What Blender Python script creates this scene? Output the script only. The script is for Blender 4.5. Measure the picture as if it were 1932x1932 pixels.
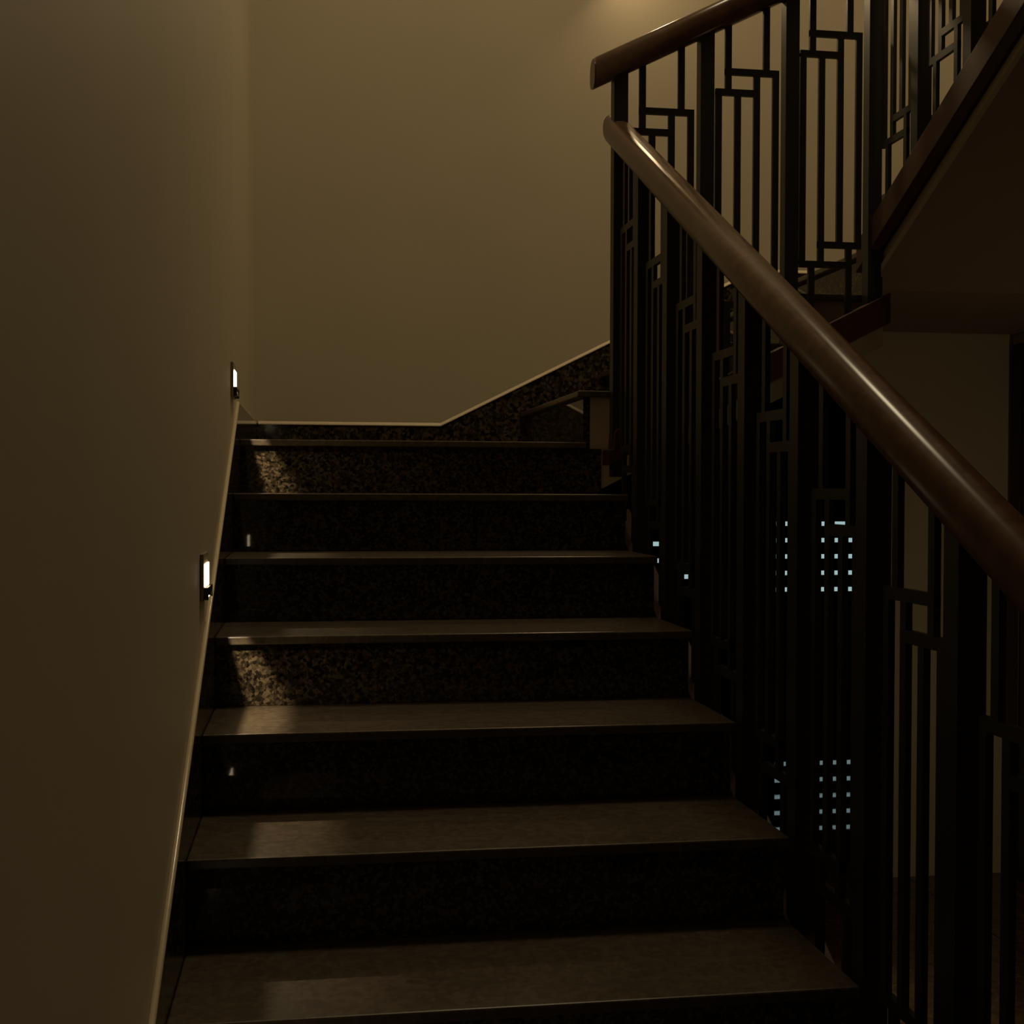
import bpy, bmesh, math, random
from mathutils import Vector, Matrix

random.seed(7)
for o in list(bpy.data.objects):
    bpy.data.objects.remove(o)
scene = bpy.context.scene
COL = scene.collection

# ------------------------------------------------------------------ camera
cam = bpy.data.cameras.new('camera')
cam.sensor_fit = 'HORIZONTAL'
cam.sensor_width = 36.0
cam.lens = 45.369
cam.clip_start = 0.02
cam_o = bpy.data.objects.new('camera', cam)
COL.objects.link(cam_o)
CAM = Vector((0.21164, -3.66418, -0.14143))
YAW, PITCH, ROLL = 0.1504, -0.0164, 0.0035
fw = Vector((math.sin(YAW) * math.cos(PITCH), math.cos(YAW) * math.cos(PITCH), math.sin(PITCH)))
rt = Vector((math.cos(YAW), -math.sin(YAW), 0))
up = rt.cross(fw)
rt2 = rt * math.cos(ROLL) + up * math.sin(ROLL)
up2 = up * math.cos(ROLL) - rt * math.sin(ROLL)
cam_o.matrix_world = Matrix(((rt2.x, up2.x, -fw.x, CAM.x), (rt2.y, up2.y, -fw.y, CAM.y),
                             (rt2.z, up2.z, -fw.z, CAM.z), (0, 0, 0, 1)))
scene.camera = cam_o

# ------------------------------------------------------------------ world, exposure
world = bpy.data.worlds.new('night')
scene.world = world
world.use_nodes = True
bg = world.node_tree.nodes['Background']
bg.inputs['Color'].default_value = (0.35, 0.45, 0.6, 1)
bg.inputs['Strength'].default_value = 0.0
vs = scene.view_settings
vs.view_transform = 'Standard'
vs.look = 'None'
vs.exposure = 0.0
vs.gamma = 1.0
vs.use_curve_mapping = False

STAIR_LAMP = (1.25, -0.55, 4.72)     # ceiling lamp over the stairwell (built further down)
STAIR_WATT = 31.0
WARM = (1.0, 0.83, 0.53)

# ------------------------------------------------------------------ materials
def new_mat(name):
    m = bpy.data.materials.new(name)
    m.use_nodes = True
    nt = m.node_tree
    b = nt.nodes['Principled BSDF']
    return m, nt, b

def tex_coord(nt, scale=(1, 1, 1)):
    t = nt.nodes.new('ShaderNodeTexCoord')
    mp = nt.nodes.new('ShaderNodeMapping')
    mp.inputs['Scale'].default_value = scale
    nt.links.new(t.outputs['Object'], mp.inputs['Vector'])
    return mp.outputs['Vector']

def plaster(name, col, rough=0.6, var=0.06, bump=0.04):
    m, nt, b = new_mat(name)
    v = tex_coord(nt)
    n = nt.nodes.new('ShaderNodeTexNoise'); n.inputs['Scale'].default_value = 3.0; n.inputs['Detail'].default_value = 4
    nt.links.new(v, n.inputs['Vector'])
    r = nt.nodes.new('ShaderNodeValToRGB')
    r.color_ramp.elements[0].color = (*[c * (1 - var) for c in col], 1)
    r.color_ramp.elements[1].color = (*[min(1, c * (1 + var)) for c in col], 1)
    nt.links.new(n.outputs['Fac'], r.inputs['Fac'])
    nt.links.new(r.outputs['Color'], b.inputs['Base Color'])
    b.inputs['Roughness'].default_value = rough
    n2 = nt.nodes.new('ShaderNodeTexNoise'); n2.inputs['Scale'].default_value = 140.0; n2.inputs['Detail'].default_value = 3
    nt.links.new(v, n2.inputs['Vector'])
    bp = nt.nodes.new('ShaderNodeBump'); bp.inputs['Strength'].default_value = bump; bp.inputs['Distance'].default_value = 0.002
    nt.links.new(n2.outputs['Fac'], bp.inputs['Height'])
    nt.links.new(bp.outputs['Normal'], b.inputs['Normal'])
    return m

def granite(name, dark, mid, light, rough, scale=70.0, spec=0.5):
    m, nt, b = new_mat(name)
    v = tex_coord(nt)
    w = nt.nodes.new('ShaderNodeTexVoronoi'); w.inputs['Scale'].default_value = scale
    nt.links.new(v, w.inputs['Vector'])
    n = nt.nodes.new('ShaderNodeTexNoise'); n.inputs['Scale'].default_value = scale * 0.55; n.inputs['Detail'].default_value = 5
    n.inputs['Roughness'].default_value = 0.7
    nt.links.new(v, n.inputs['Vector'])
    sx = nt.nodes.new('ShaderNodeSeparateColor')
    nt.links.new(w.outputs['Color'], sx.inputs['Color'])
    mx = nt.nodes.new('ShaderNodeMath'); mx.operation = 'MULTIPLY_ADD'
    mx.inputs[1].default_value = 0.55
    nt.links.new(sx.outputs['Red'], mx.inputs[0])
    mm = nt.nodes.new('ShaderNodeMath'); mm.operation = 'MULTIPLY'; mm.inputs[1].default_value = 0.6
    nt.links.new(n.outputs['Fac'], mm.inputs[0])
    nt.links.new(mm.outputs[0], mx.inputs[2])
    r = nt.nodes.new('ShaderNodeValToRGB')
    e = r.color_ramp.elements
    e[0].position = 0.3; e[0].color = (*dark, 1)
    e[1].position = 0.85; e[1].color = (*light, 1)
    k = e.new(0.58); k.color = (*mid, 1)
    nt.links.new(mx.outputs[0], r.inputs['Fac'])
    nt.links.new(r.outputs['Color'], b.inputs['Base Color'])
    b.inputs['Roughness'].default_value = rough
    b.inputs['Specular IOR Level'].default_value = spec
    return m

def simple(name, col, rough=0.5, metal=0.0, spec=0.5, noise=0.0, stretch=(1, 1, 1), scale=20):
    m, nt, b = new_mat(name)
    b.inputs['Roughness'].default_value = rough
    b.inputs['Metallic'].default_value = metal
    b.inputs['Specular IOR Level'].default_value = spec
    if noise:
        v = tex_coord(nt, stretch)
        n = nt.nodes.new('ShaderNodeTexNoise'); n.inputs['Scale'].default_value = scale; n.inputs['Detail'].default_value = 5
        nt.links.new(v, n.inputs['Vector'])
        r = nt.nodes.new('ShaderNodeValToRGB')
        r.color_ramp.elements[0].position = 0.3; r.color_ramp.elements[1].position = 0.7
        r.color_ramp.elements[0].color = (*[c * (1 - noise) for c in col], 1)
        r.color_ramp.elements[1].color = (*[min(1, c * (1 + noise)) for c in col], 1)
        nt.links.new(n.outputs['Fac'], r.inputs['Fac'])
        nt.links.new(r.outputs['Color'], b.inputs['Base Color'])
    else:
        b.inputs['Base Color'].default_value = (*col, 1)
    return m

def emitter(name, col, strength):
    m, nt, b = new_mat(name)
    b.inputs['Base Color'].default_value = (0.05, 0.05, 0.05, 1)
    b.inputs['Emission Color'].default_value = (*col, 1)
    b.inputs['Emission Strength'].default_value = strength
    return m

M_WALL = plaster('cream_plaster', (0.62, 0.54, 0.40), 0.55)
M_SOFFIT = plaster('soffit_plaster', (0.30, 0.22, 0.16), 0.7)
M_RISER = granite('polished_granite', (0.006, 0.005, 0.004), (0.038, 0.028, 0.018), (0.12, 0.092, 0.058), 0.035, 165)
M_TREAD = granite('honed_granite', (0.070, 0.053, 0.036), (0.088, 0.068, 0.047), (0.11, 0.087, 0.060), 0.30, 90)
M_SKIRT = granite('skirting_granite', (0.006, 0.005, 0.004), (0.034, 0.025, 0.016), (0.12, 0.09, 0.055), 0.10, 95)
M_BEAD = simple('cream_bead', (0.80, 0.68, 0.48), 0.18, spec=0.8, noise=0.05)
M_SIDE = plaster('stair_side_plaster', (0.50, 0.42, 0.30), 0.6)
M_RED = simple('oxblood_paint', (0.050, 0.016, 0.009), 0.45, noise=0.15, scale=8)
M_WOOD = simple('handrail_wood', (0.105, 0.052, 0.028), 0.26, noise=0.25, stretch=(1, 1, 1), scale=25)
M_IRON = simple('black_iron', (0.020, 0.017, 0.014), 0.42, noise=0.2, scale=60)
M_FLOOR = granite('polished_floor', (0.10, 0.06, 0.035), (0.14, 0.085, 0.05), (0.19, 0.12, 0.07), 0.012, 40)
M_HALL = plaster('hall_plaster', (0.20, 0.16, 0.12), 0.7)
M_BLACK = simple('black_panel', (0.008, 0.008, 0.009), 0.5, noise=0.2, scale=30)
M_DARKCEIL = plaster('ceiling_plaster', (0.55, 0.48, 0.36), 0.7)
M_LED = emitter('cold_light', (0.60, 0.86, 0.90), 0.55)
M_STEPGLOW = emitter('warm_lens', (1.0, 0.80, 0.52), 5.0)
M_LAMPGLOW = emitter('ceiling_diffuser', (1.0, 0.74, 0.42), 3.0)
M_PLATE = simple('bronze_plate', (0.30, 0.23, 0.15), 0.5, noise=0.1)
M_STEEL = simple('bronze_steel', (0.12, 0.09, 0.06), 0.4, 0.6, noise=0.1)

# ------------------------------------------------------------------ mesh helpers
def link(name, me, mat, parent=None):
    o = bpy.data.objects.new(name, me)
    COL.objects.link(o)
    if mat is not None and not me.materials:
        me.materials.append(mat)
    if parent is not None:
        o.parent = parent
    return o

def box_mesh(x0, x1, y0, y1, z0, z1, bevel=0.0, seg=2):
    bm = bmesh.new()
    bmesh.ops.create_cube(bm, size=1.0)
    for v in bm.verts:
        v.co = Vector((x0 + (v.co.x + .5) * (x1 - x0), y0 + (v.co.y + .5) * (y1 - y0), z0 + (v.co.z + .5) * (z1 - z0)))
    if bevel:
        bmesh.ops.bevel(bm, geom=bm.edges[:], offset=bevel, segments=seg, affect='EDGES', profile=0.5)
    me = bpy.data.meshes.new('m')
    bm.to_mesh(me); bm.free()
    return me

def box(name, x0, x1, y0, y1, z0, z1, mat, parent=None, bevel=0.0):
    return link(name, box_mesh(x0, x1, y0, y1, z0, z1, bevel), mat, parent)

def prism(name, pts, axis, a0, a1, mat, parent=None, bevel=0.0):
    """pts: outline in the plane normal to axis ('x': (y,z), 'y': (x,z)); extruded a0..a1"""
    bm = bmesh.new()
    mk = (lambda p, a: Vector((a, p[0], p[1]))) if axis == 'x' else (lambda p, a: Vector((p[0], a, p[1])))
    A = [bm.verts.new(mk(p, a0)) for p in pts]
    B = [bm.verts.new(mk(p, a1)) for p in pts]
    bm.faces.new(A); bm.faces.new(B[::-1])
    n = len(pts)
    for i in range(n):
        bm.faces.new((A[i], B[i], B[(i + 1) % n], A[(i + 1) % n]))
    bmesh.ops.recalc_face_normals(bm, faces=bm.faces)
    if bevel:
        bmesh.ops.bevel(bm, geom=bm.edges[:], offset=bevel, segments=2, affect='EDGES', profile=0.5)
    me = bpy.data.meshes.new('m')
    bm.to_mesh(me); bm.free()
    return link(name, me, mat, parent)

def sweep(name, path, prof, mat, parent=None, smooth=True, cap_round=0.0):
    """sweep a closed 2D profile (side, up) along a polyline; profiles stay upright"""
    bm = bmesh.new()
    P = [Vector(p) for p in path]
    rings = []
    n = len(P)
    stations = []
    for i, p in enumerate(P):
        if i == 0: t = P[1] - P[0]
        elif i == n - 1: t = P[-1] - P[-2]
        else: t = (P[i] - P[i - 1]).normalized() + (P[i + 1] - P[i]).normalized()
        t.normalize()
        s = t.cross(Vector((0, 0, 1))).normalized()
        u = Vector((0, 0, 1)); k = 1 / max(.3, math.hypot(t.x, t.y))
        stations.append((p, t, s, u, k))
    def ring(p, s, u, k, sc):
        return [bm.verts.new(p + s * (a * sc) + u * (b * sc * k)) for a, b in prof]
    if cap_round:
        p, t, s, u, k = stations[0]
        for j in range(3):
            a = math.radians(20 + 23 * j)
            rings.append(ring(p + t * (cap_round * (1 - math.sin(a))) , s, u, k, 1 - (1 - math.cos(math.pi / 2 - a)) * 0.35))
    for j, (p, t, s, u, k) in enumerate(stations):
        q = p.copy()
        if cap_round and j == 0: q = p + t * cap_round
        if cap_round and j == n - 1: q = p - t * cap_round
        rings.append(ring(q, s, u, k, 1))
    if cap_round:
        p, t, s, u, k = stations[-1]
        for j in range(3)[::-1]:
            a = math.radians(20 + 23 * j)
            rings.append(ring(p - t * (cap_round * (1 - math.sin(a))), s, u, k, 1 - (1 - math.cos(math.pi / 2 - a)) * 0.35))
        rings = rings
    m = len(prof)
    if cap_round:
        # order the opening rings from the end inwards
        head = rings[:3]; rest = rings[3:-3]; tail = rings[-3:]
        head.sort(key=lambda r: (sum((v.co for v in r), Vector()) / m - P[0]).length)
        tail.sort(key=lambda r: -(sum((v.co for v in r), Vector()) / m - P[-1]).length)
        rings = head + rest + tail
    for a, b in zip(rings[:-1], rings[1:]):
        for i in range(m):
            f = bm.faces.new((a[i], a[(i + 1) % m], b[(i + 1) % m], b[i]))
            f.smooth = smooth
    bm.faces.new(rings[0][::-1]); bm.faces.new(rings[-1])
    bmesh.ops.recalc_face_normals(bm, faces=bm.faces)
    me = bpy.data.meshes.new('m')
    bm.to_mesh(me); bm.free()
    return link(name, me, mat, parent)

def superellipse(w, h, n=28, e=2.6):
    out = []
    for i in range(n):
        a = 2 * math.pi * i / n
        c, s = math.cos(a), math.sin(a)
        out.append((w / 2 * math.copysign(abs(c) ** (2 / e), c), h / 2 * math.copysign(abs(s) ** (2 / e), s)))
    return out

def empty(name, loc, label, cat, group=None):
    o = bpy.data.objects.new(name, None)
    o.empty_display_size = 0.1
    COL.objects.link(o)
    tag(o, label, cat, group)
    return o

def tag(o, label, cat, group=None, kind=None):
    o['label'] = label
    o['category'] = cat
    if group: o['group'] = group
    if kind: o['kind'] = kind
    return o

def struct(o, label, cat):
    return tag(o, label, cat, kind='structure')

# ------------------------------------------------------------------ key dimensions
G, H = 0.30, 0.15            # going and rise
W1 = 1.037                   # width of the first flight
D = 1.086                    # back wall plane
FZ = -1.65                   # lower floor
XR = 2.93                    # right wall plane
X2 = 0.9606                  # first nosing of the second flight
Y3 = 0.108                   # first nosing of the third flight
L2 = 0.60                    # level of the upper quarter landing
UZ = 2.25                    # upper floor level
TT, OV = 0.018, 0.020        # tread slab thickness and nosing overhang
SKT = 0.099                  # skirting height over a landing

# ------------------------------------------------------------------ shell
struct(box('wall_left', -0.25, -0.010, -6.2, D, FZ, 5.0, M_WALL),
       'tall cream plaster wall on the left of the stairs', 'wall')
wb = prism('wall_back', [(-0.25, FZ), (1.15, FZ), (1.15, 0.32), (2.37, 0.32), (2.37, FZ), (XR + .2, FZ), (XR + .2, 5.0), (-0.25, 5.0)],
           'y', D, D + 0.2, M_WALL)
struct(wb, 'cream plaster wall behind the landing and upper steps', 'wall')
wr = struct(box('wall_right', XR, XR + .2, -6.2, D, FZ, 5.0, M_WALL),
       'brown shaded plaster wall under the upper flight on the right', 'wall')
struct(box('wall_front', -0.25, XR + .2, -6.4, -6.2, FZ, 5.0, M_HALL), 'plaster wall closing the lobby behind the viewer', 'wall')
struct(box('ceiling', -0.25, XR + .2, -6.2, D, 5.0, 5.15, M_DARKCEIL), 'plain ceiling high over the stairwell', 'ceiling')
fl = struct(box('floor', -3.0, 6.3, -6.2, 6.9, FZ - .15, FZ - .010, M_HALL), 'polished brown stone floor at the foot of the stairs', 'floor')
TS = 0.8
tile_me = box_mesh(0.0015, TS - .0015, 0.0015, TS - .0015, -0.0099, 0.0, 0.001, 1)
tile_me.materials.append(M_FLOOR)
for i in range(12):
    for j in range(17):
        t = link('floor_tile', tile_me, M_FLOOR, fl)
        t.location = (-3.1 + i * TS, -6.35 + j * TS, FZ)
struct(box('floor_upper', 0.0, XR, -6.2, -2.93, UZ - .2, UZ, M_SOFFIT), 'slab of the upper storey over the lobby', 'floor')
# dark hall behind the opening under the second flight
struct(box('wall_hall_back', -3.0, 6.3, 6.7, 6.9, FZ, 1.2, M_RED), 'dark red end wall of the unlit hall', 'wall')
struct(box('wall_hall_left', -3.0, -2.8, D + .2, 6.7, FZ, 1.2, M_HALL), 'left wall of the unlit hall', 'wall')
struct(box('wall_hall_right', 6.1, 6.3, D + .2, 6.7, FZ, 1.2, M_HALL), 'right wall of the unlit hall', 'wall')
struct(box('wall_hall_side', -3.0, -0.25, D, D + .2, FZ, 1.2, M_HALL), 'hall wall beside the stairwell', 'wall')
struct(box('wall_hall_side', XR + .2, 6.3, D, D + .2, FZ, 1.2, M_HALL), 'hall wall right of the stairwell', 'wall')
struct(box('ceiling_hall', -3.0, 6.3, D + .2, 6.9, 1.2, 1.35, M_HALL), 'ceiling of the unlit hall', 'ceiling')

# ------------------------------------------------------------------ first flight
def nosed_tread(name, pts_box, mat, parent):
    return link(name, box_mesh(*pts_box, bevel=0.003, seg=2), mat, parent)

N1 = 11
f1 = empty('stair_flight', (0, 0, 0), 'lower granite stair flight climbing away beside the left wall', 'staircase')
# body under the treads
pts = []
for k in range(1, N1):
    y0 = -k * G + OV + 0.02
    pts.append((y0, -k * H - TT)); pts.append((y0 + G, -k * H - TT))
pts = [(-(N1) * G + OV + .3 + .02, FZ)] + pts[::-1][::-1]
prof = [(-(N1 - 1) * G + OV + .02, FZ)]
for k in range(N1 - 1, 0, -1):
    y0 = -k * G + OV + 0.02
    prof += [(y0, -k * H - TT), (y0 + G, -k * H - TT)]
prof += [(OV + .02, -0.20), (OV + .02 - 0.02, -0.22)]
prof += [(-(N1 - 1) * G + OV + .62, FZ)]
prism('slab', prof, 'x', 0.002, 1.033, M_SIDE, f1)
for k in range(1, N1):
    nosed_tread('tread', (0.001, W1, -k * G, -k * G + G + OV, -k * H - TT, -k * H), M_TREAD, f1)
for k in range(0, N1):
    y0 = -k * G + OV
    zb = -(k + 1) * H
    box('riser', 0.001, W1 - .004, y0, y0 + 0.02, max(zb, FZ) + .0005, -k * H - TT - .0005, M_RISER, f1)

# quarter landing at the head of the first flight
ld = empty('stair_landing', (0, 0, 0), 'polished granite quarter landing below the back wall', 'landing')
nosed_tread('landing_slab', (0.001, 0.985, 0.0, D - .0125, -TT, 0.0), M_TREAD, ld)
box('slab', 0.002, 0.985, OV + .0205, D - .0125, -0.17, -TT - .0005, M_SIDE, ld)

# ------------------------------------------------------------------ second flight
f2 = empty('stair_flight', (0, 0, 0), 'short granite stair flight rising right along the back wall', 'staircase')
YF = 0.014                                  # front end of the treads
NB = 4
prof = [(X2 + OV + .021, -0.02)]
for k in range(1, NB):
    x0 = X2 + (k - 1) * G + OV + .021
    prof += [(x0, k * H - TT), (x0 + G, k * H - TT)]
xe = X2 + 3 * G + OV + .021
sof = lambda x: -0.115 + 0.5 * (x - 1.075)      # underside line
prof[-1] = (xe, 3 * H - TT)
prof += [(xe, sof(xe)), (1.02, sof(1.02)), (X2 + OV + .021, sof(1.02))]
prism('slab', prof, 'y', YF + .016, D - .0125, M_SIDE, f2)
for k in range(1, NB):
    x0 = X2 + (k - 1) * G
    nosed_tread('tread', (x0, x0 + G + OV, YF, D - .0125, k * H - TT, k * H), M_TREAD, f2)
for k in range(1, NB + 1):
    x0 = X2 + (k - 1) * G + OV
    box('riser', x0, x0 + .02, YF + .018, D - .0125, (k - 1) * H + .0005, k * H - TT - .0005, M_RISER, f2)
strz = lambda x: 0.15 + 0.5 * (x - X2) - 0.165   # top of the side string
prism('side_string', [(1.034, -0.022), (1.050, -0.022), (1.054, strz(1.054)), (1.885, strz(1.885)), (1.885, strz(1.885) - .09), (1.034, strz(1.034) - .09)],
      'y', -0.062, 0.012, M_RED, f2, 0.003)

# upper quarter landing
l2 = empty('stair_landing', (0, 0, 0), 'upper quarter landing in the right rear corner of the stairwell', 'landing')
nosed_tread('landing_slab', (X2 + 3 * G, XR - .001, 0.069, D - .0125, L2 - TT, L2), M_TREAD, l2)
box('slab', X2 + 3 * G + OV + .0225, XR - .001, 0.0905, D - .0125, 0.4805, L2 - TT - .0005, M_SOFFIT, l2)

# ------------------------------------------------------------------ third flight, towards the viewer
f3 = empty('stair_flight', (0, 0, 0), 'upper stair flight rising towards the viewer with oxblood side string', 'staircase')
XF3 = 1.885
N3 = 11
so3 = lambda y: 0.75 - 0.5 * (y - Y3) - 0.28
prof = [(0.067, L2 - .02)]
for k in range(1, N3):
    y0 = Y3 - (k - 1) * G - OV - .021
    prof += [(y0, L2 + k * H - TT - .0005), (y0 - G, L2 + k * H - TT - .0005)]
prof = [p for p in prof if p[0] > -2.93]
prof += [(-2.929, L2 + 10 * H - TT), (-2.929, so3(-2.929)), (0.09, so3(0.09)), (0.09, L2 - .02)]
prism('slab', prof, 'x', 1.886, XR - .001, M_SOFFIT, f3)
for k in range(1, N3):
    y0 = Y3 - (k - 1) * G
    nosed_tread('tread', (XF3, XR - .001, y0 - G - OV, y0, L2 + k * H - TT, L2 + k * H), M_TREAD, f3)
for k in range(1, N3 + 1):
    y0 = Y3 - (k - 1) * G - OV
    box('riser', XF3 + .004, XR - .001, y0 - .02, y0, L2 + (k - 1) * H + .0005, L2 + k * H - TT - .0005, M_RISER, f3)
st3 = lambda y: 0.75 - 0.5 * (y - Y3) - 0.165
prism('side_string', [(0.055, st3(.055)), (-2.90, st3(-2.90)), (-2.90, st3(-2.90) - .09), (0.055, st3(.055) - .09)],
      'x', 1.825, 1.869, M_RED, f3, 0.003)
prism('side_panel', [(0.085, st3(0.085) - .02), (-2.90, st3(-2.90) - .02), (-2.90, so3(-2.90)), (0.085, so3(0.085))],
      'x', 1.870, 1.8855, M_SIDE, f3)

# ------------------------------------------------------------------ railings
BAR = 0.019
POST = 0.041

BTH = 0.0105                 # the bars are flat: BAR along the run, BTH across it

def bar_v(parent, x, y, z0, z1, along, name='baluster'):
    wx, wy = (BAR, BTH) if along == 'x' else (BTH, BAR)
    return box(name, x - wx / 2, x + wx / 2, y - wy / 2, y + wy / 2, z0, z1, M_IRON, parent)

def panel(parent, at, zH1, base_z, rail_z, s=0.0575, mid=0.0):
    """one lattice panel. at(t) -> (x, y) along the run, t grows uphill; base_z(t), rail_z(t) ends."""
    C, Mm, Dd, E = [mid + (i - 1.5) * s for i in range(4)]
    A, B = mid - 1.0 * s, mid + 1.0 * s
    h1, h2, h3, h4 = zH1, zH1 - 0.060, zH1 - 0.617, zH1 - 0.675
    q = BAR / 2
    (xa, ya), (xb, yb) = at(0), at(1)
    along = 'x' if abs(xb - xa) > abs(yb - ya) else 'y'
    c = BTH / 2
    def v(t, z0, z1):
        x, y = at(t); bar_v(parent, x, y, z0, z1, along)
    def hbar(t0, t1, z):
        (xa, ya), (xb, yb) = at(t0 - q), at(t1 + q)
        e = 0.0002
        if abs(xb - xa) > abs(yb - ya):
            box('crossbar', min(xa, xb), max(xa, xb), ya - c - e, ya + c + e, z - q, z + q, M_IRON, parent)
        else:
            box('crossbar', xa - c - e, xa + c + e, min(ya, yb), max(ya, yb), z - q, z + q, M_IRON, parent)
    v(A, h2, rail_z(A)); v(B, h1, rail_z(B))
    v(C, h4, h2); v(Mm, h4, h2); v(Dd, h3, h1); v(E, h3, h1)
    v(A, base_z(A), h4); v(B, base_z(B), h3)
    hbar(A, E, h1); hbar(C, Dd, h2); hbar(Mm, E, h3); hbar(C, B, h4)

RAILP = superellipse(0.070, 0.078)
# --- first flight railing
XP = 1.0705
PY0, PP = -0.022, 0.2895
SL1 = 0.149 / PP
r1z = lambda y: 0.898 + SL1 * y               # handrail centre line
b1z = lambda y: -0.165 + 0.508 * y            # string top
rl1 = empty('stair_railing', (0, 0, 0), 'black lattice railing with thick glossy handrail beside the lower flight', 'railing')
sweep('handrail', [(XP, 0.035, r1z(0.035)), (XP, -1.2, r1z(-1.2)), (XP, -3.0, r1z(-3.0))], RAILP, M_WOOD, rl1, cap_round=0.012)
NP1 = 10
for k in range(1, NP1 + 1):
    y = PY0 - PP * k
    box('post', XP - POST / 2, XP + POST / 2, y - POST / 2, y + POST / 2, b1z(y) - .03, r1z(y) - .02, M_IRON, rl1)
for j in range(NP1):
    yc = PY0 - PP * (j + .5)
    panel(rl1, (lambda t, yc=yc: (XP, yc + t)), 0.595 - 0.148 * j,
          (lambda t, yc=yc: b1z(yc + t) - .01), (lambda t, yc=yc: r1z(yc + t) - .02))
prism('side_string', [(-0.052, b1z(-.052)), (-3.05, b1z(-3.05)), (-3.05, b1z(-3.05) - .09), (-0.052, b1z(-.052) - .09)],
      'x', 1.044, 1.100, M_RED, f1, 0.003)

# --- second flight railing
YP = -0.030
PX = [1.0705, 1.3255, 1.5815, 1.838]
r2z = lambda x: 0.15 + 0.5 * (x - X2) + 0.885
rl2 = empty('stair_railing', (0, 0, 0), 'short black lattice railing with handrail crossing in front of the back wall', 'railing')
sweep('handrail', [(0.990, YP, r2z(0.990)), (1.4, YP, r2z(1.4)), (1.90, YP, r2z(1.90))], RAILP, M_WOOD, rl2, cap_round=0.006)
for i, x in enumerate(PX):
    box('post', x - POST / 2, x + POST / 2, YP - POST / 2, YP + POST / 2, -0.10 if i == 0 else strz(x) - .02, r2z(x) - .02, M_IRON, rl2)
for j in range(3):
    xc = (PX[j] + PX[j + 1]) / 2 - .003
    panel(rl2, (lambda t, xc=xc: (xc + t, YP)), 0.953 + 0.125 * j,
          (lambda t, xc=xc: strz(xc + t) - .01), (lambda t, xc=xc: r2z(xc + t) - .02))

# --- third flight railing
XP3 = 1.848
r3z = lambda y: 0.75 - 0.5 * (y - Y3) + 0.885
rl3 = empty('stair_railing', (0, 0, 0), 'black lattice railing on the upper flight at the upper right', 'railing')
sweep('handrail', [(XP3, 0.02, r3z(0.02)), (XP3, -1.4, r3z(-1.4)), (XP3, -2.9, r3z(-2.9))], RAILP, M_WOOD, rl3, cap_round=0.012)
P3 = 0.2885
for k in range(1, 10):
    y = -0.030 - P3 * k
    box('post', XP3 - POST / 2, XP3 + POST / 2, y - POST / 2, y + POST / 2, st3(y) - .02, r3z(y) - .02, M_IRON, rl3)
for j in range(9):
    yc = -0.030 - P3 * (j + .5)
    panel(rl3, (lambda t, yc=yc: (XP3, yc - t)), 0.75 - 0.5 * (yc - Y3) + 0.655,
          (lambda t, yc=yc: st3(yc - t) - .01), (lambda t, yc=yc: r3z(yc - t) - .02))

# ------------------------------------------------------------------ skirting
XK = 0.663
bbk = struct(empty('baseboard_back', (0, 0, 0), '', ''), 'dark polished granite skirting stepping up along the back wall', 'skirting')
YS0, YS1 = D - .012, D - .0002
tz = lambda x: SKT if x < XK else min(SKT + .5 * (x - XK), L2 + SKT)
XE = XK + L2 / .5
def skirt_back(x0, x1, z0, z1, zb0, zb1):
    prism('skirting_panel', [(x0 + .0004, zb0), (x1 - .0004, zb1), (x1 - .0004, z1), (x0 + .0004, z0)], 'y', YS0, YS1, M_SKIRT, bbk)
skirt_back(0.0, XK, SKT, SKT, 0.0005, 0.0005)
cuts = [XK, X2 + .06, X2 + .36, X2 + .66, XE]
for a, b in zip(cuts[:-1], cuts[1:]):
    skirt_back(a, b, tz(a), tz(b), max(.0005, tz(a) - .34), max(.0005, tz(b) - .34))
skirt_back(XE, XR, L2 + SKT, L2 + SKT, L2 + .0005, L2 + .0005)
CIRC = [(math.cos(2 * math.pi * i / 10), math.sin(2 * math.pi * i / 10)) for i in range(10)]
bead = [(a * .0055, b * .0055) for a, b in CIRC]
sweep('edge_bead', [(0.004, YS0 + .003, SKT), (XK, YS0 + .003, SKT), (XE, YS0 + .003, L2 + SKT), (XR - .002, YS0 + .003, L2 + SKT)],
      [(.006, -.004), (.006, -.001), (-.0025, .0085), (-.0025, -.004)], M_BEAD, bbk, smooth=False)

bbl = struct(empty('baseboard_left', (0, 0, 0), '', ''), 'dark granite skirting following the steps along the left wall', 'skirting')
tzl = lambda y: SKT if y > 0 else SKT + .5 * y
ycuts = [1.073, 0.0] + [-.9 * i for i in range(1, 4)] + [-3.3]
for a, b in zip(ycuts[:-1], ycuts[1:]):
    prism('skirting_panel', [(a - .0004, max(FZ, tzl(a) - .30)), (b + .0004, max(FZ, tzl(b) - .30)), (b + .0004, tzl(b)), (a - .0004, tzl(a))],
          'x', -0.0098, 0.0005, M_SKIRT, bbl)
sweep('edge_bead', [(-0.005, 1.073, SKT), (-0.005, 0.0, SKT), (-0.005, -3.3, tzl(-3.3))], [(a * .0055, b * .0055) for a, b in CIRC], M_BEAD, bbl)

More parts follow.
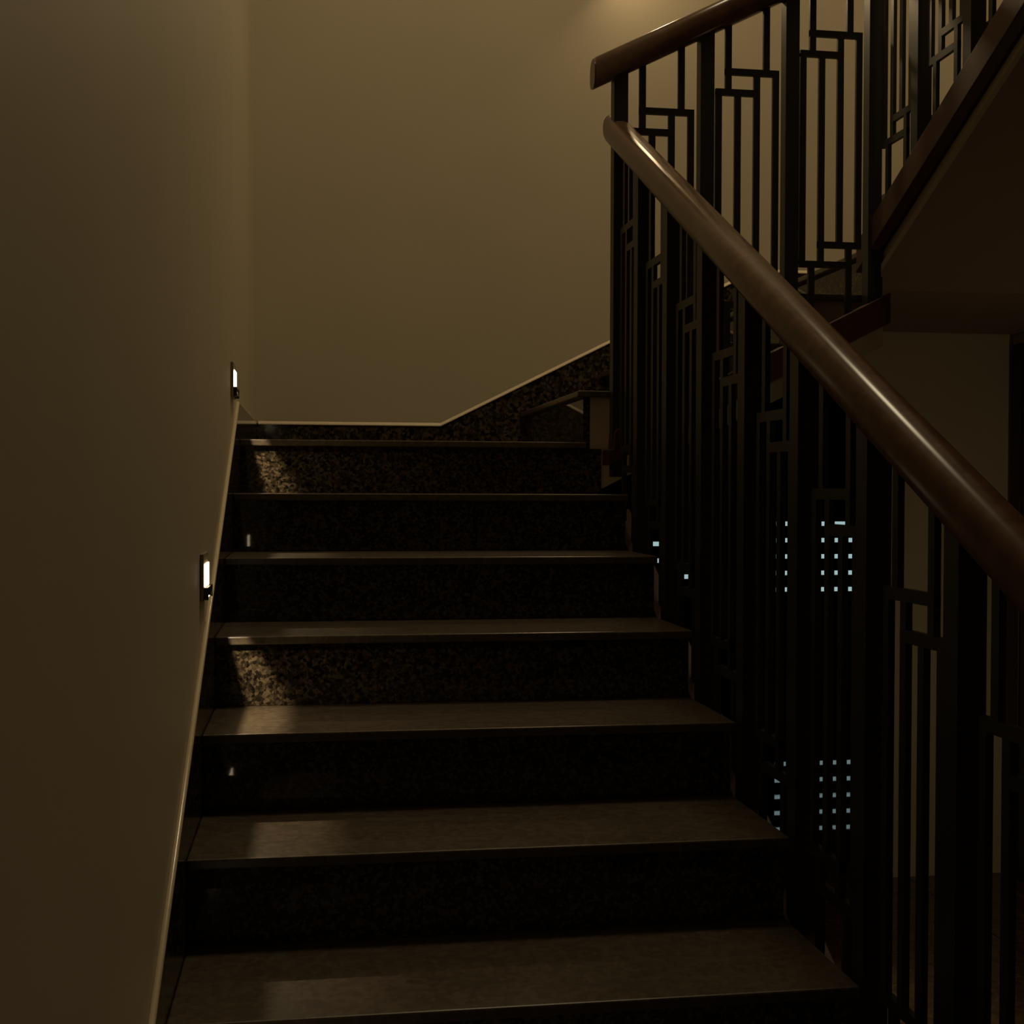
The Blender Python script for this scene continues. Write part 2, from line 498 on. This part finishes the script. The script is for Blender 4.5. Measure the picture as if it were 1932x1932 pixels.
# ------------------------------------------------------------------ door on the right wall
d1 = struct(empty('door_1', (0, 0, 0), '', ''), 'dark oxblood door frame at the right edge under the upper flight', 'door')
for (y0, y1) in ((1.00, 1.07), (0.08, 0.15)):
    box('door_jamb', XR - .018, XR - .001, y0, y1, FZ + .001, 0.44, M_RED, d1, .004)
box('door_head', XR - .018, XR - .001, .15, 1.00, 0.37, 0.44, M_RED, d1, .004)
lf = box('door_leaf', XR - .012, XR - .001, .152, .998, FZ + .005, 0.368, M_RED, d1, .003)
hd = bpy.data.objects.new('door_handle', box_mesh(XR - .060, XR - .013, .24, .36, -.66, -.635, .006)); COL.objects.link(hd)
hd.data.materials.append(M_STEEL); hd.parent = lf

# ------------------------------------------------------------------ step lights on the left wall
def step_light(y, z, label, watt=6.0):
    root = empty('step_light', (0, 0, 0), label, 'wall light', 'step lights along the left wall')
    X0 = -0.0099
    box('housing', X0, X0 + .007, y - .056, y + .056, z - .046, z + .046, M_PLATE, root, .002)
    box('lens', X0 + .0071, X0 + .010, y - .042, y + .042, z - .019, z + .026, M_STEPGLOW, root, .001)
    # slot below the lens that throws a band of light down onto the steps
    box('hood', X0 + .0135, X0 + .0143, y - .050, y + .050, z - .0309, z - .0200, M_BLACK, root)
    box('hood', X0 + .0071, X0 + .0135, y - .050, y + .050, z - .0208, z - .0200, M_BLACK, root)
    box('lip', X0 + .0071, X0 + .0135, y - .050, y + .050, z - .0400, z - .0392, M_BLACK, root)
    for sgn in (-1, 1):
        box('cheek', X0 + .0071, X0 + .0160, y + sgn * .052 - .0015, y + sgn * .052 + .0015, z - .0430, z - .0195, M_BLACK, root)
    def spot(px, pz, w, size, blend, rad, d):
        L = bpy.data.lights.new('step_glow', 'SPOT')
        L.energy = w
        L.color = (1.0, 0.78, 0.48)
        L.spot_size = math.radians(size); L.spot_blend = blend
        L.shadow_soft_size = rad
        lo = bpy.data.objects.new('step_glow', L); COL.objects.link(lo)
        lo.location = (px, y, pz)
        lo.rotation_euler = Vector(d).to_track_quat('-Z', 'Y').to_euler()
        lo.parent = root
    spot(X0 + .0095, z - .024, watt, 120, 0.5, 0.0006, (0.42, 0.0, -1.0))
    spot(X0 + .0106, z - .002, watt * .14, 110, 0.9, 0.003, (0.8, 0.0, -1.0))
step_light(-0.170, 0.147, 'lit step light on the left wall, nearest the back corner')
step_light(-1.070, -0.311, 'lit step light on the left wall, the lower one in view')
step_light(-2.020, -0.880, 'lit step light low on the left wall by the nearest steps')

# ------------------------------------------------------------------ cold-lit slatted screens in the hall
YD = 6.40
def px_on(x, y, Y):
    f = 2434.806
    d = fw + rt2 * ((x - 966) / f) + up2 * ((966 - y) / f)
    t = (Y - CAM.y) / d.y
    return CAM + d * t
def slatted_screen(px0, px1, py_rows, label, ends=None):
    sc = empty('slatted_screen', (0, 0, 0), label, 'screen', 'lit screens in the dark hall')
    pm = (px0 + px1) / 2
    x0, x1 = px_on(px0, 1050, YD).x, px_on(px1, 1050, YD).x
    zs = [px_on(pm, r, YD).z for r in py_rows]
    hs = 0.036
    edges = [zs[0] + .30] + [z for z in zs] + [FZ + .002]
    # black slats with the light slits between them
    prev = zs[0] + .32
    for i, z in enumerate(zs):
        xs = px_on(ends[i], 1050, YD).x if ends else x1
        box('slat', x0 - .06, x1 + .06, YD - .02, YD + .005, z + hs / 2, prev, M_BLACK, sc)
        box('light_slit', x0, xs, YD - .010, YD - .004, z - hs / 2 + .0005, z + hs / 2 - .0005, M_LED, sc)
        prev = z - hs / 2
    box('slat', x0 - .06, x1 + .06, YD - .02, YD + .005, FZ + .001, prev, M_BLACK, sc)
    box('backing', x0 - .06, x1 + .06, YD + .0055, YD + .04, FZ + .001, zs[0] + .32, M_BLACK, sc)
    for xa, xb in ((x0 - .06, x0 - .001), (x1 + .001, x1 + .06)):
        box('stile', xa, xb, YD - .030, YD - .0205, FZ + .001, zs[0] + .32, M_BLACK, sc)
slatted_screen(1462, 1612, (988, 1019, 1049.5, 1080.5, 1111.5),
               'black slatted screen with five pale blue light slits, seen through the lower railing')
slatted_screen(1225, 1298, (1026, 1057.5, 1088),
               'black slatted screen with three pale blue light slits, beside the step ends', (1244, 1244, 1298))

# ------------------------------------------------------------------ ceiling lamp over the stairwell
cl = empty('ceiling_lamp', (0, 0, 0), 'round warm ceiling lamp high over the stairwell', 'lamp')
def disc(name, x, y, z0, z1, r, mat, parent):
    bm = bmesh.new()
    bmesh.ops.create_cone(bm, cap_ends=True, segments=40, radius1=r, radius2=r, depth=z1 - z0)
    bmesh.ops.translate(bm, verts=bm.verts, vec=(x, y, (z0 + z1) / 2))
    me = bpy.data.meshes.new('m'); bm.to_mesh(me); bm.free()
    return link(name, me, mat, parent)
lx, ly, lz = STAIR_LAMP
disc('canopy', lx, ly, 4.96, 4.999, .10, M_STEEL, cl)
disc('stem', lx, ly, lz + .06, 4.96, .012, M_STEEL, cl)
disc('diffuser', lx, ly, lz, lz + .06, .40, M_LAMPGLOW, cl)
L = bpy.data.lights.new('stair_lamp', 'AREA'); L.shape = 'DISK'; L.size = 0.78
L.energy = STAIR_WATT; L.color = WARM
lo = bpy.data.objects.new('stair_lamp', L); COL.objects.link(lo)
lo.location = (lx, ly, lz - .004); lo.parent = cl

# ------------------------------------------------------------------ low fill lamp out of view, added to brighten the right pier and soffit
wl = empty('fill_lamp', (0, 0, 0), 'added fill lamp out of view on the right wall under the upper flight', 'lamp')
WX, WY, WZ = 2.80, -0.95, -0.95
box('bracket', WX + .02, XR - .0005, WY - .07, WY - .03, WZ - .02, WZ + .02, M_STEEL, wl, .004)
bm = bmesh.new()
bmesh.ops.create_cone(bm, cap_ends=False, segments=32, radius1=.075, radius2=.05, depth=.12)
bmesh.ops.solidify(bm, geom=bm.faces[:], thickness=.003)
me = bpy.data.meshes.new('m'); bm.to_mesh(me); bm.free()
sh = link('shade', me, M_STEEL, wl)
ldir = Vector((-0.12, 1.0, 0.22)).normalized()
sh.rotation_euler = (-ldir).to_track_quat('Z', 'Y').to_euler()
sh.location = (WX, WY - .02, WZ)
L = bpy.data.lights.new('fill_lamp_light', 'AREA'); L.shape = 'DISK'; L.size = 0.10
L.energy = 1.1; L.color = (1.0, 0.76, 0.42)
lo = bpy.data.objects.new('fill_lamp_light', L); COL.objects.link(lo)
lo.location = Vector((WX, WY - .02, WZ)) + ldir * .062
lo.rotation_euler = ldir.to_track_quat('-Z', 'Y').to_euler()
lo.parent = wl

# ------------------------------------------------------------------ wall sconce on the back wall above the landing
sn = empty('wall_sconce', (0, 0, 0), 'shaded warm wall sconce high on the back wall above the landing', 'lamp')
SX, SY, SZ = 1.28, D - .032, 1.90
box('back_plate', SX - .05, SX + .05, D - .008, D - .0005, SZ - .07, SZ + .09, M_STEEL, sn, .002)
box('arm', SX - .01, SX + .01, D - .0195, D - .0082, SZ + .02, SZ + .04, M_STEEL, sn, .002)
box('shade', SX - .055, SX + .055, SY - .012, D - .020, SZ + .0605, SZ + .066, M_STEEL, sn, .001)
box('diffuser', SX - .050, SX + .050, SY - .010, D - .020, SZ - .060, SZ + .060, M_LAMPGLOW, sn, .004)
L = bpy.data.lights.new('sconce_light', 'AREA'); L.shape = 'RECTANGLE'; L.size = 0.095; L.size_y = 0.115
L.energy = 3.9; L.color = (1.0, 0.73, 0.40)
lo = bpy.data.objects.new('sconce_light', L); COL.objects.link(lo)
lo.location = (SX, SY - .032, SZ - .006)
lo.rotation_euler = Vector((0.40, -1.0, -0.45)).to_track_quat('-Z', 'Z').to_euler()
lo.parent = sn
